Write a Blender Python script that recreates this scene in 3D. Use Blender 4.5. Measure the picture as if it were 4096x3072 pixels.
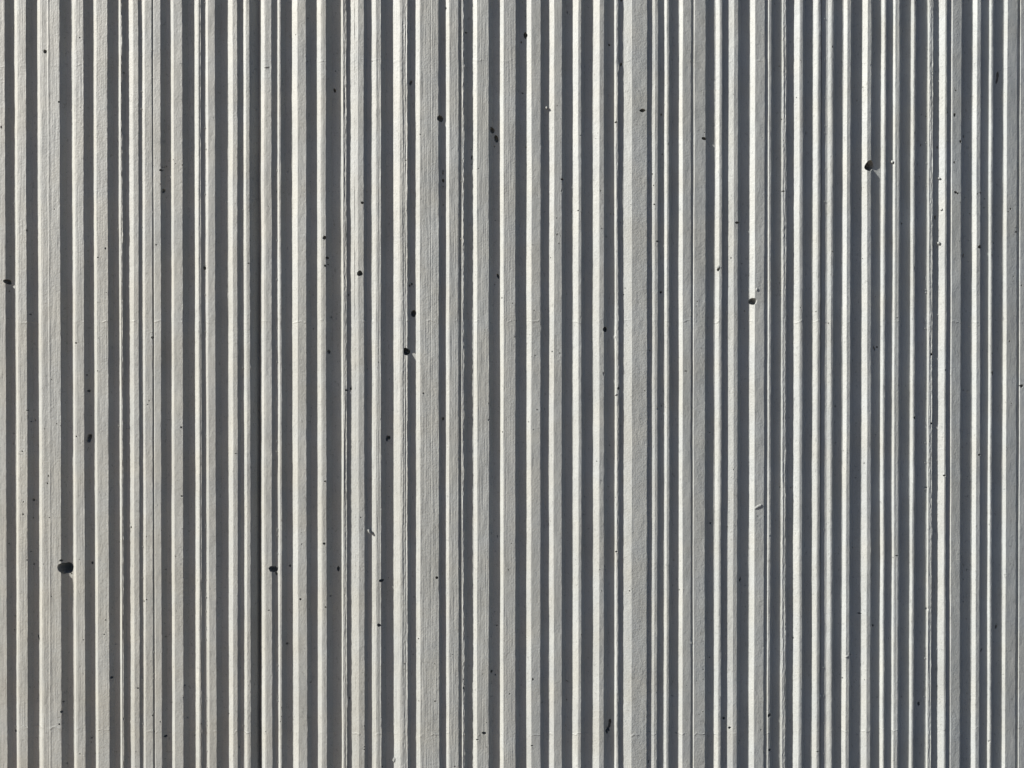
import bpy, math, random
import numpy as np
from mathutils import Vector, Matrix

# ---------------------------------------------------------------- scene, camera, sky, sun, exposure
scene = bpy.context.scene
for o in list(bpy.data.objects):
    bpy.data.objects.remove(o)
col = scene.collection

D = 1.365            # camera to the face of the ribs, metres
TANH = 0.60          # half width of the view
S = 2 * D * TANH / 4096.0     # metres per photo pixel on the face of the wall (about 0.4 mm)
CAMZ = 1.60
PITCH = math.radians(-0.32)

cam_d = bpy.data.cameras.new("camera")
cam = bpy.data.objects.new("camera", cam_d)
col.objects.link(cam)
cam.location = (0, -D, CAMZ)
cam.rotation_euler = (math.radians(90) + PITCH, 0, 0)
cam_d.sensor_width = 36
cam_d.lens = 36 / (2 * TANH)
cam_d.clip_start = 0.01
cam_d.clip_end = 500
scene.camera = cam

SUN_AZ = math.radians(71.0)      # away from the wall's normal, towards the left
SUN_EL = math.radians(33.0)
to_sun = Vector((-math.sin(SUN_AZ) * math.cos(SUN_EL), -math.cos(SUN_AZ) * math.cos(SUN_EL), math.sin(SUN_EL)))

world = bpy.data.worlds.new("World")
scene.world = world
world.use_nodes = True
wn = world.node_tree
bg = wn.nodes["Background"]
sky = wn.nodes.new("ShaderNodeTexSky")
sky.sky_type = 'NISHITA'
sky.sun_disc = False
sky.sun_elevation = SUN_EL
sky.sun_rotation = math.atan2(to_sun.x, to_sun.y)
sky.air_density = 0.45
sky.dust_density = 0.3
sky.ozone_density = 3.0
wn.links.new(sky.outputs[0], bg.inputs[0])
bg.inputs[1].default_value = 0.05

sun_d = bpy.data.lights.new("sun", 'SUN')
sun = bpy.data.objects.new("sun", sun_d)
col.objects.link(sun)
sun_d.energy = 5.0
sun_d.angle = math.radians(0.53)
sun_d.color = (1.0, 0.962, 0.90)
sun.location = (-3, -2, 4)
sun.rotation_euler = to_sun.to_track_quat('Z', 'Y').to_euler()

vs = scene.view_settings
vs.view_transform = 'Standard'
vs.look = 'None'
vs.exposure = 1.04
vs.gamma = 1.0
vs.use_curve_mapping = False

# ---------------------------------------------------------------- materials
def concrete(name, base, grain=1.0):
    m = bpy.data.materials.new(name)
    m.use_nodes = True
    nt = m.node_tree
    N, L = nt.nodes, nt.links
    bs = N["Principled BSDF"]
    bs.inputs["Roughness"].default_value = 0.62
    bs.inputs["Specular IOR Level"].default_value = 0.45
    tc = N.new("ShaderNodeTexCoord")
    oi = N.new("ShaderNodeObjectInfo")
    def mapping(scale):
        mp = N.new("ShaderNodeMapping")
        mp.inputs["Scale"].default_value = scale
        L.new(tc.outputs["Object"], mp.inputs["Vector"])
        return mp.outputs[0]
    def noise(vec, scale, detail, rough=0.55, dist=0.0):
        n = N.new("ShaderNodeTexNoise")
        n.inputs["Scale"].default_value = scale
        n.inputs["Detail"].default_value = detail
        n.inputs["Roughness"].default_value = rough
        n.inputs["Distortion"].default_value = dist
        L.new(vec, n.inputs["Vector"])
        return n.outputs["Fac"]
    def maprange(v, a, b, c, d):
        r = N.new("ShaderNodeMapRange")
        r.inputs[1].default_value, r.inputs[2].default_value = a, b
        r.inputs[3].default_value, r.inputs[4].default_value = c, d
        L.new(v, r.inputs[0])
        return r.outputs[0]
    def math2(op, a, b):
        r = N.new("ShaderNodeMath")
        r.operation = op
        for k, v in enumerate((a, b)):
            if isinstance(v, (int, float)):
                r.inputs[k].default_value = v
            else:
                L.new(v, r.inputs[k])
        return r.outputs[0]
    iso = mapping((1, 1, 1))
    streak = mapping((1, 1, 0.12))
    # colour: cloudy mottling, long streaks down the ribs, fine sand speckle
    f = math2('MULTIPLY', maprange(noise(iso, 13, 3, 0.62), 0.28, 0.72, 0.91, 1.06),
              maprange(noise(streak, 60, 2, 0.6), 0.3, 0.7, 0.94, 1.05))
    f = math2('MULTIPLY', f, maprange(noise(iso, 700, 1), 0.3, 0.7, 0.92, 1.07))
    f = math2('MULTIPLY', f, maprange(oi.outputs["Random"], 0, 1, 0.97, 1.03))
    tint = N.new("ShaderNodeMix")
    tint.data_type = 'RGBA'
    tint.inputs["A"].default_value = (base[0] * 0.985, base[1], base[2] * 1.015, 1)
    tint.inputs["B"].default_value = (base[0] * 1.015, base[1] * 1.0, base[2] * 0.965, 1)
    L.new(maprange(noise(iso, 14, 2, 0.6), 0.35, 0.65, 0, 1), tint.inputs["Factor"])
    mul = N.new("ShaderNodeVectorMath")
    mul.operation = 'SCALE'
    L.new(tint.outputs["Result"], mul.inputs[0])
    L.new(f, mul.inputs["Scale"])
    fleck = maprange(noise(mapping((1, 1, 0.55)), 280, 2, 0.6), 0.62, 0.72, 1.0, 0.72)
    f = math2('MULTIPLY', f, fleck)
    L.new(f, mul.inputs["Scale"])
    # light's colour shift painted in: warmer at the left end, cooler at the right
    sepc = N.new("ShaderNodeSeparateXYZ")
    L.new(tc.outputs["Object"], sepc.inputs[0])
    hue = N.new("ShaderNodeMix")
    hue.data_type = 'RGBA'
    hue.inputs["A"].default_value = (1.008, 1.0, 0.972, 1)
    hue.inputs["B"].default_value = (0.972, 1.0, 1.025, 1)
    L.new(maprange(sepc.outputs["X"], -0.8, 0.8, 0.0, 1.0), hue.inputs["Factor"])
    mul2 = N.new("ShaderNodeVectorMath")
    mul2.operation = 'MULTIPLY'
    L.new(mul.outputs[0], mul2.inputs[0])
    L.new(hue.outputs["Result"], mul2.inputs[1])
    # pin-sized dark pores
    vor = N.new("ShaderNodeTexVoronoi")
    vor.inputs["Scale"].default_value = 170
    vor.inputs["Randomness"].default_value = 1.0
    L.new(iso, vor.inputs["Vector"])
    pore = math2('MULTIPLY', math2('LESS_THAN', vor.outputs["Distance"], 0.085),
                 math2('GREATER_THAN', noise(iso, 55, 0), 0.60))
    pm = N.new("ShaderNodeMix")
    pm.data_type = 'RGBA'
    L.new(pore, pm.inputs["Factor"])
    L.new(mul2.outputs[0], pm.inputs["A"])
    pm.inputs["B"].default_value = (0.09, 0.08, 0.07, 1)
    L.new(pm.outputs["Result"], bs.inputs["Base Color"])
    # relief: sandy grain, board grain running up the ribs (stronger on some), form joints across
    sep = N.new("ShaderNodeSeparateXYZ")
    L.new(tc.outputs["Object"], sep.inputs[0])
    # the form boards were coarser in two stretches of the wall
    g1 = maprange(math2('ABSOLUTE', math2('ADD', sep.outputs["X"], 0.115), 0.0), 0.10, 0.135, 1.0, 0.0)
    g2 = maprange(sep.outputs["X"], -0.66, -0.60, 0.8, 0.0)
    grain_amt = math2('MULTIPLY', math2('ADD', math2('MAXIMUM', g1, g2), 0.3), maprange(oi.outputs["Random"], 0, 1, 0.6, 1.1))
    wood = math2('MULTIPLY', noise(mapping((1, 1, 0.035)), 380, 2, 0.6), grain_amt)
    sand = noise(iso, 330, 2, 0.7)
    lumps = noise(mapping((1, 1, 0.5)), 80, 1, 0.5)
    h = math2('ADD', math2('MULTIPLY', wood, 0.65), math2('MULTIPLY', sand, 0.62))
    h = math2('ADD', h, math2('MULTIPLY', lumps, 0.9))
    patch = maprange(noise(iso, 60, 1), 0.48, 0.62, 0.0, 1.0)
    wob = maprange(noise(iso, 70, 2), 0, 1, -0.008, 0.008)
    for zj, a in ((1.693, 0.8), (1.03, 1.0), (2.11, 0.5)):
        dz = math2('ABSOLUTE', math2('ADD', math2('SUBTRACT', sep.outputs["Z"], zj), wob), 0.0)
        ridge = maprange(dz, 0.0, 0.0022, a * 0.5, 0.0)
        h = math2('ADD', h, math2('MULTIPLY', ridge, patch))
    bump = N.new("ShaderNodeBump")
    bump.inputs["Strength"].default_value = 1.0
    bump.inputs["Distance"].default_value = 0.0009 * grain
    L.new(h, bump.inputs["Height"])
    L.new(bump.outputs[0], bs.inputs["Normal"])
    return m

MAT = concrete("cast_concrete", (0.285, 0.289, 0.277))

def simple(name, c, rough=0.8, scale=30):
    m = bpy.data.materials.new(name)
    m.use_nodes = True
    nt = m.node_tree
    bs = nt.nodes["Principled BSDF"]
    bs.inputs["Roughness"].default_value = rough
    n = nt.nodes.new("ShaderNodeTexNoise")
    n.inputs["Scale"].default_value = scale
    n.inputs["Detail"].default_value = 6
    tc = nt.nodes.new("ShaderNodeTexCoord")
    nt.links.new(tc.outputs["Object"], n.inputs["Vector"])
    r = nt.nodes.new("ShaderNodeValToRGB")
    r.color_ramp.elements[0].position = 0.3
    r.color_ramp.elements[1].position = 0.7
    r.color_ramp.elements[0].color = (c[0] * .8, c[1] * .8, c[2] * .8, 1)
    r.color_ramp.elements[1].color = (c[0] * 1.15, c[1] * 1.15, c[2] * 1.15, 1)
    nt.links.new(n.outputs["Fac"], r.inputs[0])
    nt.links.new(r.outputs[0], bs.inputs["Base Color"])
    return m

# ---------------------------------------------------------------- ground
def link(name, me, parent=None, mat=None):
    o = bpy.data.objects.new(name, me)
    col.objects.link(o)
    if parent is not None:
        o.parent = parent
    if mat is not None:
        me.materials.clear()
        me.materials.append(mat)
    return o

gm = bpy.data.meshes.new("ground")
gm.from_pydata([(-60, -60, 0), (60, -60, 0), (60, 60, 0), (-60, 60, 0)], [], [(0, 1, 2, 3)])
ground = link("ground", gm, None, simple("asphalt", (0.05, 0.05, 0.052), 0.85, 4))
ground["kind"] = "structure"
pv = bpy.data.meshes.new("bounce_paving")  # unseen paving, added to bounce warm light into the left grooves
pv.from_pydata([(-9, -12, .004), (-0.2, -12, .004), (-0.2, 0.3, .004), (-9, 0.3, .004)], [], [(0, 1, 2, 3)])
bounce_pave = link("bounce_paving", pv, None, simple("warm_bounce", (0.38, 0.285, 0.185), 0.85, 4))
bounce_pave["kind"] = "structure"

# ---------------------------------------------------------------- the wall
wall = bpy.data.objects.new("concrete_wall", None)
col.objects.link(wall)
wall["label"] = "sunlit light grey concrete wall cast with uneven vertical ribs and pitted with air holes"
wall["category"] = "wall"
wall["kind"] = "thing"

WALL_H = 3.2
rng = np.random.default_rng(11)
random.seed(5)
ROT = cam.rotation_euler.to_matrix()

RAD = 11.0            # the wall bows gently towards the viewer, like a wide drum

def bend(s, dep):
    """distance along the wall and depth behind the rib faces -> x, y"""
    th = s / RAD
    return (RAD - dep) * np.sin(th), RAD - (RAD - dep) * np.cos(th)

def X(px, depth):
    """photo pixel column -> distance along the wall"""
    u = (np.asarray(px, float) - 2048) / 2048 * TANH
    s = u * (D + depth)
    for _ in range(8):
        x, y = bend(s, depth)
        s = s + (u * (D + y) - x)
    return s

def px_world(px, py, depth):
    """photo pixel -> distance along the wall and height"""
    s = float(X(px, depth))
    x, y = bend(s, depth)
    d = ROT @ Vector(((px - 2048) / 2048 * TANH, -(py - 1536) / 2048 * TANH, -1.0))
    return s, CAMZ + d.z * float(D + y) / d.y

def bend_verts(v):
    v = np.array(v, float)
    v[:, 0], v[:, 1] = bend(v[:, 0], v[:, 1])
    return v

# rows up the wall: close together where the camera looks, wide above and below
z_lo, z_hi = 0.93, 2.25
ROWS = np.concatenate([np.linspace(0.0, z_lo, 14)[:-1], np.arange(z_lo, z_hi, 0.0025), np.linspace(z_hi, WALL_H, 14)])
NR = len(ROWS)

def wave(length, amp):
    n = int(WALL_H / length) + 4
    k = rng.normal(0, amp, n)
    t = ROWS / length
    i = t.astype(int)
    f = t - i
    f = f * f * (3 - 2 * f)
    return k[i] * (1 - f) + k[i + 1] * f

def wander(fine, broad=1.0):
    return (wave(0.35, 0.9 * broad) + wave(0.06, 0.45 * broad) + wave(0.012, 0.36 * fine) + wave(0.0045, 0.45 * fine)) * S

# ribs: left foot, end of the sloping flank, right edge (photo pixels at mid height), options
#  d: depth of the groove to the right (px)   t: depth of the rib's own face   soft: rounded shoulder
#  mid: extra face points (px, depth)   rag: ragged edges
R = [
 (-46, -36, 24.7, {}),
 (64.2, 72, 108.6, dict(soft=1)),
 (154.7, 167, 243.3, dict(mid=[(193, .4), (197, -.9), (205, .2)], soft=1)),
 (293.4, 302, 338.5, dict(soft=1)),
 (379.7, 389, 435, {}),
 (477.7, 484.8, 491.4, dict(mid=[(487, 3.2), (489, 1.4)], t=1, rag=1.5)),
 (519.5, 534.3, 556.2, {}),
 (572.4, 580.2, 610.3, dict(d=5)),
 (616.2, 618.4, 645.5, {}),
 (686.5, 696.6, 732.5, {}),
 (780.5, 795.3, 805.4, dict(mid=[(799, .4), (802, 2.6), (803.5, .6)], soft=1)),
 (825.9, 834, 863.5, {}),
 (914.8, 931.7, 951.2, dict()),
 (975.7, 987, 1001, dict(slot=20, soft=1, d=22)),
 (1042.3, 1058, 1088, dict(soft=1, wig=1.6)),
 (1112.2, 1118, 1126.7, dict(soft=1, t=1)),
 (1171, 1191.4, 1226.7, {}),
 (1270.2, 1287, 1306.9, dict(soft=1)),
 (1364.9, 1372, 1386, dict(mid=[(1375, 4.7), (1378, 3.8), (1381, 4.9), (1383.5, 4.2)], t=3.5, rag=1.6)),
 (1405.4, 1433, 1457.4, dict(crack=1421, t=-2.5)),
 (1487.9, 1505, 1524.8, dict(mid=[(1510, -.2), (1512, .7), (1515, 0), (1517, .8)], soft=1)),
 (1574.3, 1602, 1630, dict(mid=[(1613, .3), (1616, 1.2), (1620, .6), (1623, 1.8)], soft=1, rag=1.25)),
 (1663.4, 1679.9, 1756.3, dict(mid=[(1723, .1), (1725, .7), (1727.5, -.1)])),
 (1784, 1796, 1834.6, dict(d=8)),
 (1845.9, 1850, 1857, dict(t=1.0, rag=2.4, soft=1)),
 (1892.7, 1907, 1955.7, {}),
 (2000.3, 2014, 2063.3, {}),
 (2106, 2124.4, 2163.2, dict()),
 (2196.8, 2214.9, 2247.8, {}),
 (2291.8, 2313.2, 2325.9, {}),
 (2372, 2396, 2416, dict()),
 (2457.8, 2465, 2473.5, dict(t=3, soft=1, rag=1.5)),
 (2494.2, 2525.7, 2588.2, dict(t=-2.5)),
 (2607.7, 2617.6, 2631, dict()),
 (2656.6, 2667, 2676.4, dict(soft=1)),
 (2715.4, 2730.4, 2764, dict(d=6)),
 (2772, 2776.2, 2822, {}),
 (2858.6, 2876, 2886.3, dict(soft=1)),
 (2913, 2933.8, 2952, {}),
 (2997.3, 3017.3, 3056.5, dict()),
 (3069, 3074, 3082.6, dict(soft=1, t=1)),
 (3124.2, 3128, 3142.5, dict(t=6, mid=[(3133, 5.6), (3136, 6.8), (3139, 6)], rag=1.8)),
 (3173.6, 3199, 3211, dict(soft=1)),
 (3250.7, 3269, 3280, dict(soft=1, mid=[(3279.4, 1.0), (3281.2, 7.5), (3283.4, 7.0), (3285, 4.6)], end=3286.2, endd=5.2)),
 (3308, 3324.7, 3331.8, dict(soft=1)),
 (3370.6, 3385.9, 3401, {}),
 (3446.3, 3468, 3483, {}),
 (3522.2, 3533, 3541.5, dict(soft=1)),
 (3569.2, 3577, 3596, dict(mid=[(3581, .2), (3582.8, 2.0), (3585, .2), (3591, -.4)], soft=1)),
 (3640.2, 3650, 3658.8, dict(soft=1)),
 (3707, 3713, 3727.6, dict(mid=[(3716, 6.1), (3719, 5.2), (3722, 6.3), (3725, 5.5)], t=5, rag=1.8)),
 (3751.9, 3777.5, 3785.7, dict(t=-3)),
 (3799.3, 3805, 3842.4, {}),
 (3887.5, 3904, 3920, {}),
 (3953.3, 3962, 3969.3, dict(soft=1)),
 (4012.1, 4025, 4066.2, dict(d=7)),
 (4073.9, 4077.5, 4128, {}),
]
NRIB = len(R)
D0 = 20.0
TANSUN = math.tan(SUN_AZ)
GAPLAST = 40

# depth of every groove: deep enough for the rib's shadow to fill it
gdep = []
for i, (a, b, c, o) in enumerate(R):
    c_end = o.get('end', c)
    nxt = R[i + 1][0] if i + 1 < NRIB else c_end + GAPLAST
    t = o.get('t', 0.0)
    d = o.get('d', 15.0)
    u = (nxt - 2048) / 2048 * TANH
    for _ in range(6):
        gap = nxt - c_end + u * d
        need = t + gap / math.tan(SUN_AZ + float(X(nxt, 0)) / RAD)
        d = max(o.get('d', 0.0), 1.04 * need, 5.0)
    gdep.append(d)

lines = []     # per rib: list of (x array, depth array) from the left foot to the right foot
for i, (a, b, c, o) in enumerate(R):
    dl = gdep[i - 1]
    dr = gdep[i]
    t = o.get('t', 0.0)
    rag = o.get('rag', 1.0)
    wig = o.get('wig', 1.0)
    base_w = wave(0.5, 0.8) * S + wave(0.08, 0.25 * wig) * S       # the whole rib sways a little
    face_l = wave(0.12, 0.25) + wave(0.03, 0.12)
    face_r = wave(0.12, 0.30) + wave(0.03, 0.16) + rng.normal(0, 0.5)
    pts = []
    pts.append((a, dl, 0.35, 0))
    if o.get('soft'):
        # rounded shoulder
        ax, ad = a, dl
        pts.append((a + (b - a) * 0.72, t + (dl - t) * 0.25, 0.5, 0))
        pts.append((a + (b - a) * 0.93, t + (dl - t) * 0.05, 0.5, 0))
        pts.append((b + min(6.0, (c - b) * 0.3), t - 0.1, 0.6, 1))
    else:
        pts.append((b - 1.2, t + 1.1, 0.3, 0))
        pts.append((b + 1.0, t, 0.3, 1))
    for (mx, md) in o.get('mid', []):
        pts.append((mx, md, 0.5 * rag, 1))
    e, ed = o.get('end', c), o.get('endd', t)
    if 'end' not in o:
        pts.append((c - 1.6, ed + 0.05, 0.8 * rag, 1))
    pts.append((e, ed + 1.0, 1.0 * rag, 1))
    if 'crack' in o:
        ck = o['crack']
        cd = dl + (t - dl) * (ck - a) / (b - a)
        sl = (t - dl) / (b - a)
        pts[1:1] = [(ck - 1.3, cd - 1.3 * sl, 0.3, 0), (ck, cd, 1.4, 2), (ck + 1.3, cd + 1.3 * sl, 0.3, 0)]
    L_ = []
    for (p, dep, fine, face) in pts:
        depm = np.full(NR, dep * S)
        if face == 2:
            depm = depm + 2.2 * S * np.clip(wave(0.22, 1.0) + wave(0.03, 0.3) - 0.3, 0, 1)
        elif face:
            f = (p - a) / max(1.0, (c - a))
            depm = depm + (face_l * (1 - f) + face_r * f) * S
            if rag > 1.2:
                depm = depm + (wave(0.05, 0.25) + wave(0.004, 0.18)) * S * rag
        x = X(p, depm) + base_w + wander(fine, 0.5 * wig)
        L_.append((x, depm))
    # right foot
    xe = X(e, ed * S)
    nxt = R[i + 1][0] if i + 1 < NRIB else e + GAPLAST
    gap = X(nxt, dr * S) - xe
    run = min(0.92 * (dr - ed) * S, 0.52 * gap)
    depm = np.full(NR, dr * S) + (wave(0.2, 0.3)) * S
    L_.append((np.full(NR, xe + run) + base_w + wander(0.3, 0.5), depm))
    lines.append(L_)
# a line never crosses the one before it
for L_ in lines:
    for k in range(1, len(L_)):
        L_[k] = (np.maximum(L_[k][0], L_[k - 1][0] + 0.1 * S), L_[k][1])
PERIOD = float(X(R[-1][2] + GAPLAST, gdep[-1] * S) - X(R[0][0], gdep[-1] * S))
scene.cycles.max_bounces = 4
scene.cycles.diffuse_bounces = 3
BACK = 0.05

def prism(name, prof):
    """closed solid whose front follows the profile lines and whose back is flat"""
    n = len(prof)
    xs = np.stack([prof[0][0]] + [p[0] for p in prof] + [prof[-1][0]], 1)
    ys = np.stack([np.full(NR, BACK)] + [p[1] for p in prof] + [np.full(NR, BACK)], 1)
    m = n + 2
    co = np.empty((NR, m, 3), np.float32)
    co[:, :, 0], co[:, :, 1] = bend(xs, ys)
    co[:, :, 2] = ROWS[:, None]
    r = np.arange(NR - 1)[:, None] * m
    k = np.arange(m)[None, :]
    k2 = (k + 1) % m
    q = np.stack([r + k, r + k2, r + m + k2, r + m + k], -1).reshape(-1, 4)
    me = bpy.data.meshes.new(name)
    nq = len(q)
    me.vertices.add(NR * m)
    me.vertices.foreach_set("co", co.ravel())
    loops = np.concatenate([q.ravel(), np.arange(m)[::-1], (NR - 1) * m + np.arange(m)])
    me.loops.add(len(loops))
    me.loops.foreach_set("vertex_index", loops.astype(np.int32))
    me.polygons.add(nq + 2)
    starts = np.concatenate([np.arange(nq) * 4, [nq * 4, nq * 4 + m]])
    me.polygons.foreach_set("loop_start", starts.astype(np.int32))
    me.update(calc_edges=True)
    me.shade_flat()
    return me

# ---------------------------------------------------------------- air holes
# (tile column, tile row) of 1024 x 768 photo pixels, then x, y, width, height in 1/2212 of the tile's width
HOLES = {
 (0, 0): "5 112 14 12;398 445 24 28;515 880 14 18;18 1098 14 24;1074 628 10 14;1390 1470 22 16;1405 1443 8 8;1328 1430 9 12;1410 1648 22 40;1848 1020 8 6;697 325 14 10",
 (1, 0): "452 155 9 9;1643 70 10 18;1814 282 18 12;683 783 16 28;1336 716 24 42;1592 1020 46 52;2040 1122 36 55;2075 1198 34 72;2061 1265 6 14;1865 1360 14 38;1860 1293 8 8;1616 1492 12 40;1617 1560 14 28;1617 1610 8 8;1419 1160 10 10;1297 1384 12 7;1925 1455 8 8;1861 1418 8 8;1811 1535 6 6",
 (2, 0): "117 308 32 50;80 366 10 18;116 143 6 12;476 107 8 20;940 557 14 26;899 1055 20 14;1126 953 48 28;1287 990 12 20;1655 1199 30 22;1660 1143 8 8;430 1549 20 16;122 1272 10 14;92 806 14 10;1707 735 8 8;390 912 7 7;942 3 12 20;838 388 16 18;1350 1245 8 8;1530 804 6 6;1912 815 6 6;673 513 7 7;763 1650 10 10",
 (3, 0): "873 1430 76 92;1975 650 26 60;1970 695 22 60;1607 992 24 36;1545 970 18 12;1657 1222 18 24;1549 1221 14 8;1683 1180 9 18;1616 781 12 12;1604 1403 14 18;1457 1274 14 18;1945 1194 12 16;1940 1147 8 8;1313 1255 9 14;1318 990 8 8;1359 1004 8 14;1288 1422 8 8;1302 1527 6 10;550 404 10 18;325 1150 6 24;133 1652 20 14",
 (0, 1): "56 774 50 40;74 786 26 20;80 857 8 8;914 487 14 18;849 565 14 14;1351 456 12 12;657 1304 16 14;1318 1257 22 20;1315 1213 6 6;1770 657 18 26;2150 617 14 8;262 1058 12 12;587 1378 8 8;749 1581 12 10;842 1545 10 10;233 332 10 16;1663 1295 7 7;851 1262 7 7;921 870 8 8;474 148 9 9;1070 925 7 7;1111 548 6 6",
 (1, 1): "919 93 22 22;901 704 44 48;592 394 24 26;613 569 22 20;598 637 18 18;623 626 10 10;1361 1052 50 66;1298 1378 56 64;1347 796 14 20;1326 810 12 16;1360 819 6 6;2092 727 20 52;1619 112 8 14;651 1082 12 10;498 1182 8 12;627 1380 22 40;800 890 10 18;1060 1470 9 9;1847 457 7 7;2070 244 8 8;1845 1150 7 7;2030 1130 6 6;1365 135 6 6;30 478 8 14;2062 798 6 10;965 1528 5 12;697 1096 6 6;680 312 6 6",
 (2, 1): "1946 264 30 16;1255 426 20 14;1229 106 12 12;800 1185 40 46;2088 946 66 62;1284 866 18 18;1785 668 16 30;812 385 9 14;572 160 14 8;601 175 8 8;606 148 8 8;178 457 10 6;68 283 8 8;106 928 7 7;383 370 7 7;417 379 7 7;368 610 6 6;1191 1369 8 14;1635 1348 8 8;1502 1547 18 10;1933 1055 7 7;1932 1080 6 6;2006 1180 6 6;688 1288 7 7;1650 1086 6 6;2008 1028 8 8",
 (3, 1): "1149 273 14 12;1440 218 12 28;1425 470 11 14;1827 474 28 26;2092 146 14 18;2071 170 12 12;2140 346 18 14;2137 306 8 8;1946 441 9 14;1683 550 8 30;1115 1087 9 9;1412 1402 20 20;1535 1538 12 12;1942 1393 13 13;1940 1429 12 12;1943 1565 26 38;2086 1290 12 16;2190 806 12 14;2121 727 9 9;2114 774 8 8;1943 763 8 8;558 515 18 6;815 575 7 7;86 742 7 7;432 735 8 8;568 722 6 14;915 1350 12 44;941 1340 14 16;1822 1156 8 8;1244 983 7 7;2132 1140 6 6;1553 1475 6 6;1840 1523 8 8;2147 1534 7 7;1616 3 24 20;1636 12 18 16;1833 5 16 14;1804 16 11 11;923 905 8 8",
 (0, 2): "535 1592 86 92;580 1588 84 84;545 1620 60 50;519 1525 22 16;764 60 22 18;770 462 38 50;757 488 30 36;795 1545 18 24;287 1002 18 20;192 581 16 10;234 227 18 8;407 858 12 12;415 793 10 20;195 1125 14 14;198 1018 10 14;1564 374 16 18;1569 968 18 12;1130 1237 12 18;1571 1252 8 8;1511 1487 9 9;1428 1601 9 9;489 344 10 10;521 362 10 6;610 379 8 8;1093 386 7 7;1114 385 7 7;228 1521 11 9;288 1556 13 13;260 1447 12 8;70 1378 10 8;775 828 7 7;787 273 8 8;657 453 12 14;680 1515 7 7;1359 1046 7 7;1261 1319 7 7;2036 600 18 7;615 1638 11 11;1275 177 9 9;1287 144 10 10;1028 1365 7 14;372 1556 8 8;1120 172 7 7;962 897 7 7",
 (1, 2): "128 1598 48 52;158 1602 44 48;174 1637 16 26;292 1570 15 20;710 1596 24 46;1132 470 22 56;1146 462 26 26;780 54 24 14;820 40 16 24;1616 300 16 24;1446 80 14 14;595 840 18 12;586 1379 20 18;478 202 9 9;466 324 8 8;903 1154 10 10;2131 414 10 10;1616 750 8 8;1152 885 6 6;458 1513 7 7;588 1452 7 7;35 815 9 16;1293 1342 6 6;2180 1605 9 9;768 1427 7 7",
 (2, 2): "919 38 18 20;217 221 11 11;280 216 8 8;904 1450 15 15;1293 189 9 9;1715 1202 14 14;1711 418 8 8;620 1128 9 9;633 1135 6 6;818 650 8 8;760 1605 10 8;803 1573 8 8;806 1605 7 7;844 528 9 9;1400 1522 9 9;1384 1175 10 10;1863 1233 8 12;2125 1142 10 10;2185 1150 8 8;940 360 8 12;1281 1580 8 8;628 976 8 8;450 534 6 6;1280 430 7 7",
 (3, 2): "1268 291 20 22;1415 340 18 16;1529 791 20 16;1828 612 20 18;1375 895 22 12;1116 1483 26 8;1090 1502 10 6;2192 17 24 26;2066 548 10 10;1132 10 12 10;580 192 8 22;182 288 8 8;1368 128 8 8;1922 1214 11 6;1985 1247 7 7;735 1412 6 12;730 1600 7 7;1722 1604 8 16;900 1652 8 14;200 895 8 12;104 890 8 14;2052 912 10 5;1688 52 8 10;2060 1652 10 8",
 (0, 3): "330 530 16 44;952 880 20 18;908 380 11 11;894 505 11 10;1424 525 11 11;521 1174 18 18;503 1280 15 15;536 1088 12 12;502 1219 7 7;128 1337 15 20;785 1398 15 12;780 1435 9 9;1418 1387 20 18;1377 1260 10 12;1736 1280 10 10;1168 1518 8 8;1000 1518 8 8;995 590 9 9;118 464 9 9;322 915 8 8;568 1621 9 12;814 1532 9 9;1262 203 10 10;1241 218 8 14;1418 1580 8 8;1635 240 7 7;1186 968 20 12;682 1537 16 8;716 552 9 9;318 1057 7 7",
 (1, 3): "1079 41 28 22;1060 426 26 22;1561 14 22 22;1970 1358 28 18;1913 1415 22 12;381 201 17 17;109 295 12 12;263 585 15 15;639 173 12 12;600 268 13 13;1546 1081 16 11;1403 543 10 10;2033 828 16 22;2068 853 10 14;2081 426 11 11;2064 422 6 6;468 918 12 10;482 892 8 6;1357 677 9 12;1361 615 6 6;1793 968 13 14;1800 935 10 10;1790 896 8 8;806 1053 10 18;934 1477 12 7;932 1500 13 9;933 1297 9 9;1718 1645 13 10;1699 680 8 6;1283 760 9 9;1277 805 8 8;1545 760 8 8;1404 1080 7 7;2031 527 6 8;1991 1478 7 7;1089 1648 9 9;1143 15 8 8;2060 310 7 7",
 (2, 3): "848 1258 26 46;842 1290 24 50;832 1318 22 48;820 1345 24 40;1972 30 14 28;1833 1229 20 22;1887 1313 22 20;181 893 13 22;174 1467 20 12;1018 129 14 9;1970 1423 9 9;1964 1448 8 14;470 903 9 9;484 909 9 9;474 1068 9 9;261 1093 9 12;1383 1030 8 8;603 509 9 9;1182 1605 8 24;1656 806 9 9;1654 1172 9 9;1040 111 7 7;775 128 8 8;1450 121 8 8;1486 120 7 7;840 70 7 7;2018 82 8 8;2155 1330 12 12;80 942 7 7",
 (3, 3): "16 1205 26 34;20 1504 18 22;1309 1102 18 26;793 321 30 9;910 427 14 18;717 681 11 18;653 883 12 10;1384 288 15 20;1976 438 12 28;1850 640 8 30;1927 1430 10 16;437 1518 20 9;223 535 10 10;1549 208 7 7;1694 222 7 7;1720 372 7 7;1957 570 7 7;2048 856 8 8;570 845 6 10;440 183 8 8;1096 1595 7 7;1694 27 7 7;1472 953 8 14",
}

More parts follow.
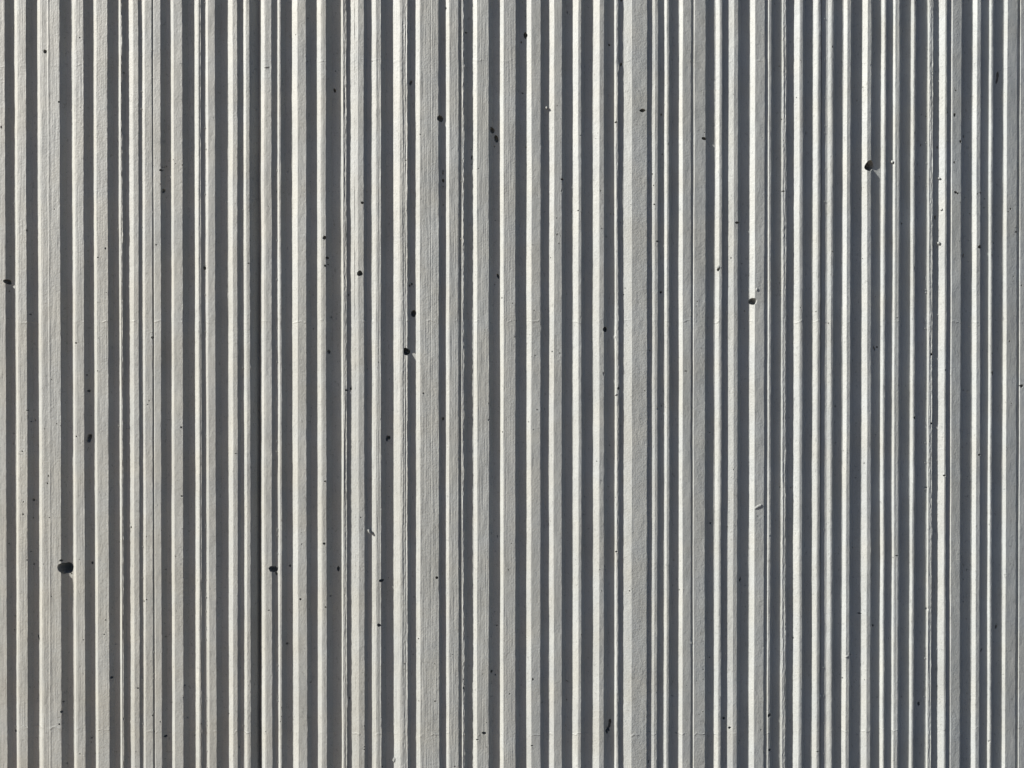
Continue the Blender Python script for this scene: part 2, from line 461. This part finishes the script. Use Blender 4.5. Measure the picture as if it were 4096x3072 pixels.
# mid-height profile of the whole wall, to know how deep the surface is at any pixel
mid = int(np.argmin(abs(ROWS - CAMZ)))
PX, PD = [], []
for i, L_ in enumerate(lines):
    for (x, dp) in L_:
        bx, by = bend(x[mid], dp[mid])
        PX.append(float(bx / (D + by) / TANH * 2048 + 2048))
        PD.append(float(dp[mid]))
order = np.argsort(PX)
PX = np.array(PX)[order]
PD = np.array(PD)[order]

def depth_at(px):
    return float(np.interp(px, PX, PD))

def icosphere(sub):
    import bmesh
    bm = bmesh.new()
    bmesh.ops.create_icosphere(bm, subdivisions=sub, radius=1.0)
    bm.verts.ensure_lookup_table()
    v = np.array([tuple(p.co) for p in bm.verts])
    f = [[p.index for p in q.verts] for q in bm.faces]
    bm.free()
    return v, f
ICO = {1: icosphere(1), 2: icosphere(2), 3: icosphere(3)}

def blob(sub, rx, ry, rz, rough, tilt=0.0):
    v, f = ICO[sub]
    v = v.copy()
    k = rng.normal(0, 1, (5, 3))
    ph = rng.uniform(0, 6.28, 5)
    g = 1 + rough * sum(np.sin(v @ k[j] * 2.2 + ph[j]) for j in range(5)) / 3.0
    v = v * g[:, None] * np.array([rx, ry, rz])
    c, s = math.cos(tilt), math.sin(tilt)
    v = np.stack([v[:, 0] * c - v[:, 2] * s, v[:, 1], v[:, 0] * s + v[:, 2] * c], 1)
    return v, f

cutters = []          # (centre, half width, verts, faces)
for (tc_, tr_), txt in HOLES.items():
    for item in txt.split(';'):
        zx, zy, w, h = [float(q) for q in item.split()]
        px = tc_ * 1024 + zx * 1024 / 2212
        py = tr_ * 768 + zy * 1024 / 2212
        w *= 1024 / 2212 * S
        h *= 1024 / 2212 * S
        hw = 0.35 * w / S
        dep = min(depth_at(px - hw), depth_at(px), depth_at(px + hw))
        x, z = px_world(px, py, dep)
        w = max(w, 2.8 * S)
        h = max(h, 2.8 * S)
        # a bubble whose widest part lies under the skin
        k = 1.08 if max(w, h) > 24 * S else (1.14 if max(w, h) > 14 * S else 1.5)
        rx, rz = w * 0.5 * k, h * 0.5 * k
        ry = max(min(rx, rz) * 2.6, 0.003)
        big = max(w, h) > 12 * S
        sub = 3 if max(w, h) > 22 * S else (2 if big else 1)
        v, f = blob(sub, rx, ry, rz, 0.16 if big else 0.06, rng.uniform(-.4, .4) if big else 0)
        v = v + np.array([x, dep + ry * 0.38, z])
        v[:, 1] = np.minimum(v[:, 1], BACK - 0.006)
        v = bend_verts(v)
        cutters.append((v.min(0), v.max(0), v, f))

# nicks broken out of the right-hand edges of the ribs
for k in range(110):
    i = int(rng.integers(0, NRIB))
    o = R[i][3]
    px, py = o.get('end', R[i][2]) + rng.uniform(-1, 2), rng.uniform(0, 3072)
    dep = o.get('endd', o.get('t', 0.0)) * S
    x, z = px_world(px, py, dep)
    r = rng.uniform(1.8, 4.2)
    v, f = blob(2, r * S, r * 0.9 * S, r * rng.uniform(.8, 2.6) * S, 0.3, rng.uniform(-.4, .4))
    v = bend_verts(v + np.array([x, dep, z]))
    cutters.append((v.min(0), v.max(0), v, f))

# pinholes too small to map one by one, in loose clusters
for k in range(46):
    cx, cy = rng.uniform(0, 4096), rng.uniform(0, 3072)
    for q in range(rng.integers(2, 8)):
        px, py = cx + rng.normal(0, 45), cy + rng.normal(0, 70)
        dep = depth_at(px)
        x, z = px_world(px, py, dep)
        r = rng.uniform(1.9, 3.4) * S
        v, f = blob(1, r, max(r * 2.2, .0016), r * rng.uniform(.8, 1.5), 0.05)
        v = bend_verts(v + np.array([x, dep + r * 0.9, z]))
        cutters.append((v.min(0), v.max(0), v, f))

def join_mesh(name, parts):
    V, F, n = [], [], 0
    for v, f in parts:
        V.append(v)
        F += [[a + n for a in q] for q in f]
        n += len(v)
    me = bpy.data.meshes.new(name)
    me.from_pydata(np.concatenate(V).tolist(), [], F)
    return me

tmp_objs = []
def carve(ob):
    co = np.empty(len(ob.data.vertices) * 3, np.float32)
    ob.data.vertices.foreach_get("co", co)
    x0, x1 = co[0::3].min(), co[0::3].max()
    sets = []          # holes that run into each other are cut one after the other
    for q in cutters:
        if q[0][0] > x1 or q[1][0] < x0:
            continue
        for st in sets:
            if not any((q[0] < r[1]).all() and (q[1] > r[0]).all() for r in st):
                st.append(q)
                break
        else:
            sets.append([q])
    cs = []
    for st in sets:
        c = link("cutter", join_mesh("cutter", [(q[2], q[3]) for q in st]))
        md = ob.modifiers.new("holes", 'BOOLEAN')
        md.operation = 'DIFFERENCE'
        md.solver = 'MANIFOLD'
        md.object = c
        cs.append(c)
    if cs:
        tmp_objs.append((ob, cs))

parts = []
for i in range(NRIB):
    ob = link("rib", prism("rib", lines[i]), wall, MAT)
    parts.append(ob)
    carve(ob)
    if i + 1 < NRIB:
        nx = lines[i + 1][0]
    else:
        nx = (lines[0][0][0] + PERIOD, lines[0][0][1])
    a = lines[i][-1]
    f1 = 0.5
    slot = R[i][3].get('slot', 0)
    if slot:
        f1 = 0.55
    midl = (a[0] * (1 - f1) + nx[0] * f1, (a[1] + nx[1]) * 0.5 + (0.5 + wave(0.1, 0.25) + slot * (0.7 + 0.3 * np.tanh((1.7 - ROWS) * 4))) * S)
    ob = link("groove", prism("groove", [a, midl, nx]), wall, MAT)
    parts.append(ob)
    carve(ob)

dg = bpy.context.evaluated_depsgraph_get()
new = []
for ob, cs in tmp_objs:
    new.append((ob, bpy.data.meshes.new_from_object(ob.evaluated_get(dg))))
for (ob, cs), (_, me) in zip(tmp_objs, new):
    if len(me.vertices) == len(ob.data.vertices):
        print('UNCUT', ob.name, len(cs))
    if len(me.polygons) > 100:
        ob.modifiers.clear()
        ob.data = me
        me.materials.clear()
        me.materials.append(MAT)
        me.shade_flat()
        me.polygons.foreach_set("material_index", np.zeros(len(me.polygons), np.int32))
    else:
        ob.modifiers.clear()
        print("BOOLEAN FAILED", ob.name)
    for c in cs:
        cm = c.data
        bpy.data.objects.remove(c)
        bpy.data.meshes.remove(cm)

# the form was used again on either side: the wall goes on beyond the photograph
for s in (-1, 1):
    for ob in list(parts):
        c = ob.copy()
        col.objects.link(c)
        c.parent = wall
        th = s * PERIOD / RAD
        c.location = (RAD * math.sin(th), RAD - RAD * math.cos(th), 0)
        c.rotation_euler = (0, 0, th)
core = bpy.data.meshes.new("wall_core")
s0 = float(X(R[0][0], gdep[-1] * S)) - PERIOD + 0.01
ss = np.linspace(s0, s0 + 3 * PERIOD - 0.02, 49)
cv, cf = [], []
for k, sv in enumerate(ss):
    for dep in (BACK - 0.002, 0.28):
        bx, by = bend(sv, dep)
        cv += [(bx, by, 0.0), (bx, by, WALL_H - .003)]
    if k:
        a, b = 4 * (k - 1), 4 * k
        cf += [(a, b, b + 1, a + 1), (b + 2, a + 2, a + 3, b + 3), (a + 1, b + 1, b + 3, a + 3), (b, a, a + 2, b + 2)]
cf += [(0, 1, 3, 2), (4 * 48, 4 * 48 + 2, 4 * 48 + 3, 4 * 48 + 1)]
core.from_pydata(cv, [], cf)
link("wall_core", core, wall, MAT)

# ---------------------------------------------------------------- beads of cement left in the corners of the grooves
bead = []
def add_bead(px, py, r, lift=0.3, sub=1):
    dep = depth_at(px)
    x, z = px_world(px, py, dep)
    v, f = blob(sub, r * S, r * S * 0.8, r * S * rng.uniform(0.9, 1.3), 0.05)
    bead.append((bend_verts(v + np.array([x, dep - lift * r * S, z])), f))
for px, n in ((613.4, 46), (823, 40), (675, 46), (768, 34), (472, 30), (905, 40), (970, 46), (568, 30), (1108, 34), (1162, 40),
              (1254, 30), (1024, 30), (2183, 34), (2436, 30), (2482, 30), (2597, 36), (2643, 34), (2693, 26), (2903, 26),
              (3296, 22), (3426, 26), (3873, 40), (3746, 30), (56, 26), (145, 24), (1878, 24), (1772, 26), (3700, 26), (2770, 26)):
    for k in range(n):
        add_bead(px + rng.normal(0, 1.1), rng.uniform(0, 3072), rng.uniform(1.0, 3.0))
for k in range(90):
    add_bead(1841.5 + rng.normal(0, 2.0), rng.uniform(0, 3072), rng.uniform(1.0, 3.0), 0.6)
bo = link("cement_beads", join_mesh("cement_beads", bead), wall, MAT)
bo["kind"] = "stuff"

# ---------------------------------------------------------------- chips and lumps standing off the ribs
def lump(px, py, w, h, out, tilt=0, name="concrete_lump", lift=0.2):
    dep = depth_at(px)
    x, z = px_world(px, py, dep)
    v, f = blob(2, w * S / 2, out * S, h * S / 2, 0.25, tilt)
    me = join_mesh(name, [(bend_verts(v + np.array([x, dep - lift * out * S, z])), f)])
    link(name, me, wall, MAT)
lump(1478, 2124, 9, 20, 7, 0.5, "concrete_flake", 1.2)
lump(1488, 2132, 8, 12, 5, -0.6, "concrete_flake", 0.8)
lump(3751, 974, 12, 14, 5, 0.3, lift=.8)
lump(3565, 648, 9, 12, 5, 0, lift=.8)
lump(3753, 714, 9, 9, 5, 0, lift=.8)
lump(2187, 432, 10, 10, 5, 0, lift=.9)
lump(3762, 838, 12, 9, 4, .6)
lump(3281, 2783, 14, 26, 5, .2)
lump(3390, 2626, 14, 8, 3, .3)
lump(3028, 1158, 11, 12, 3, .4)
lump(2872, 1068, 13, 14, 4, 0)
lump(2461, 1346, 8, 16, 4, 0)
lump(2464, 1578, 13, 8, 4, .7)
for k in range(9):
    lump(2767 + rng.normal(0, 2), 2552 + k * 9.5, rng.uniform(6, 11), rng.uniform(8, 15), 2.2, rng.uniform(-.5, .5), lift=-.1)
lump(1067, 268, 20, 9, 2.5, 0)
lump(3034, 2026, 34, 11, 3, .5)
lump(1577, 3040, 14, 22, 3, 0)
lump(1877 / 2212 * 1024, 2471, 14, 18, 3, 0)
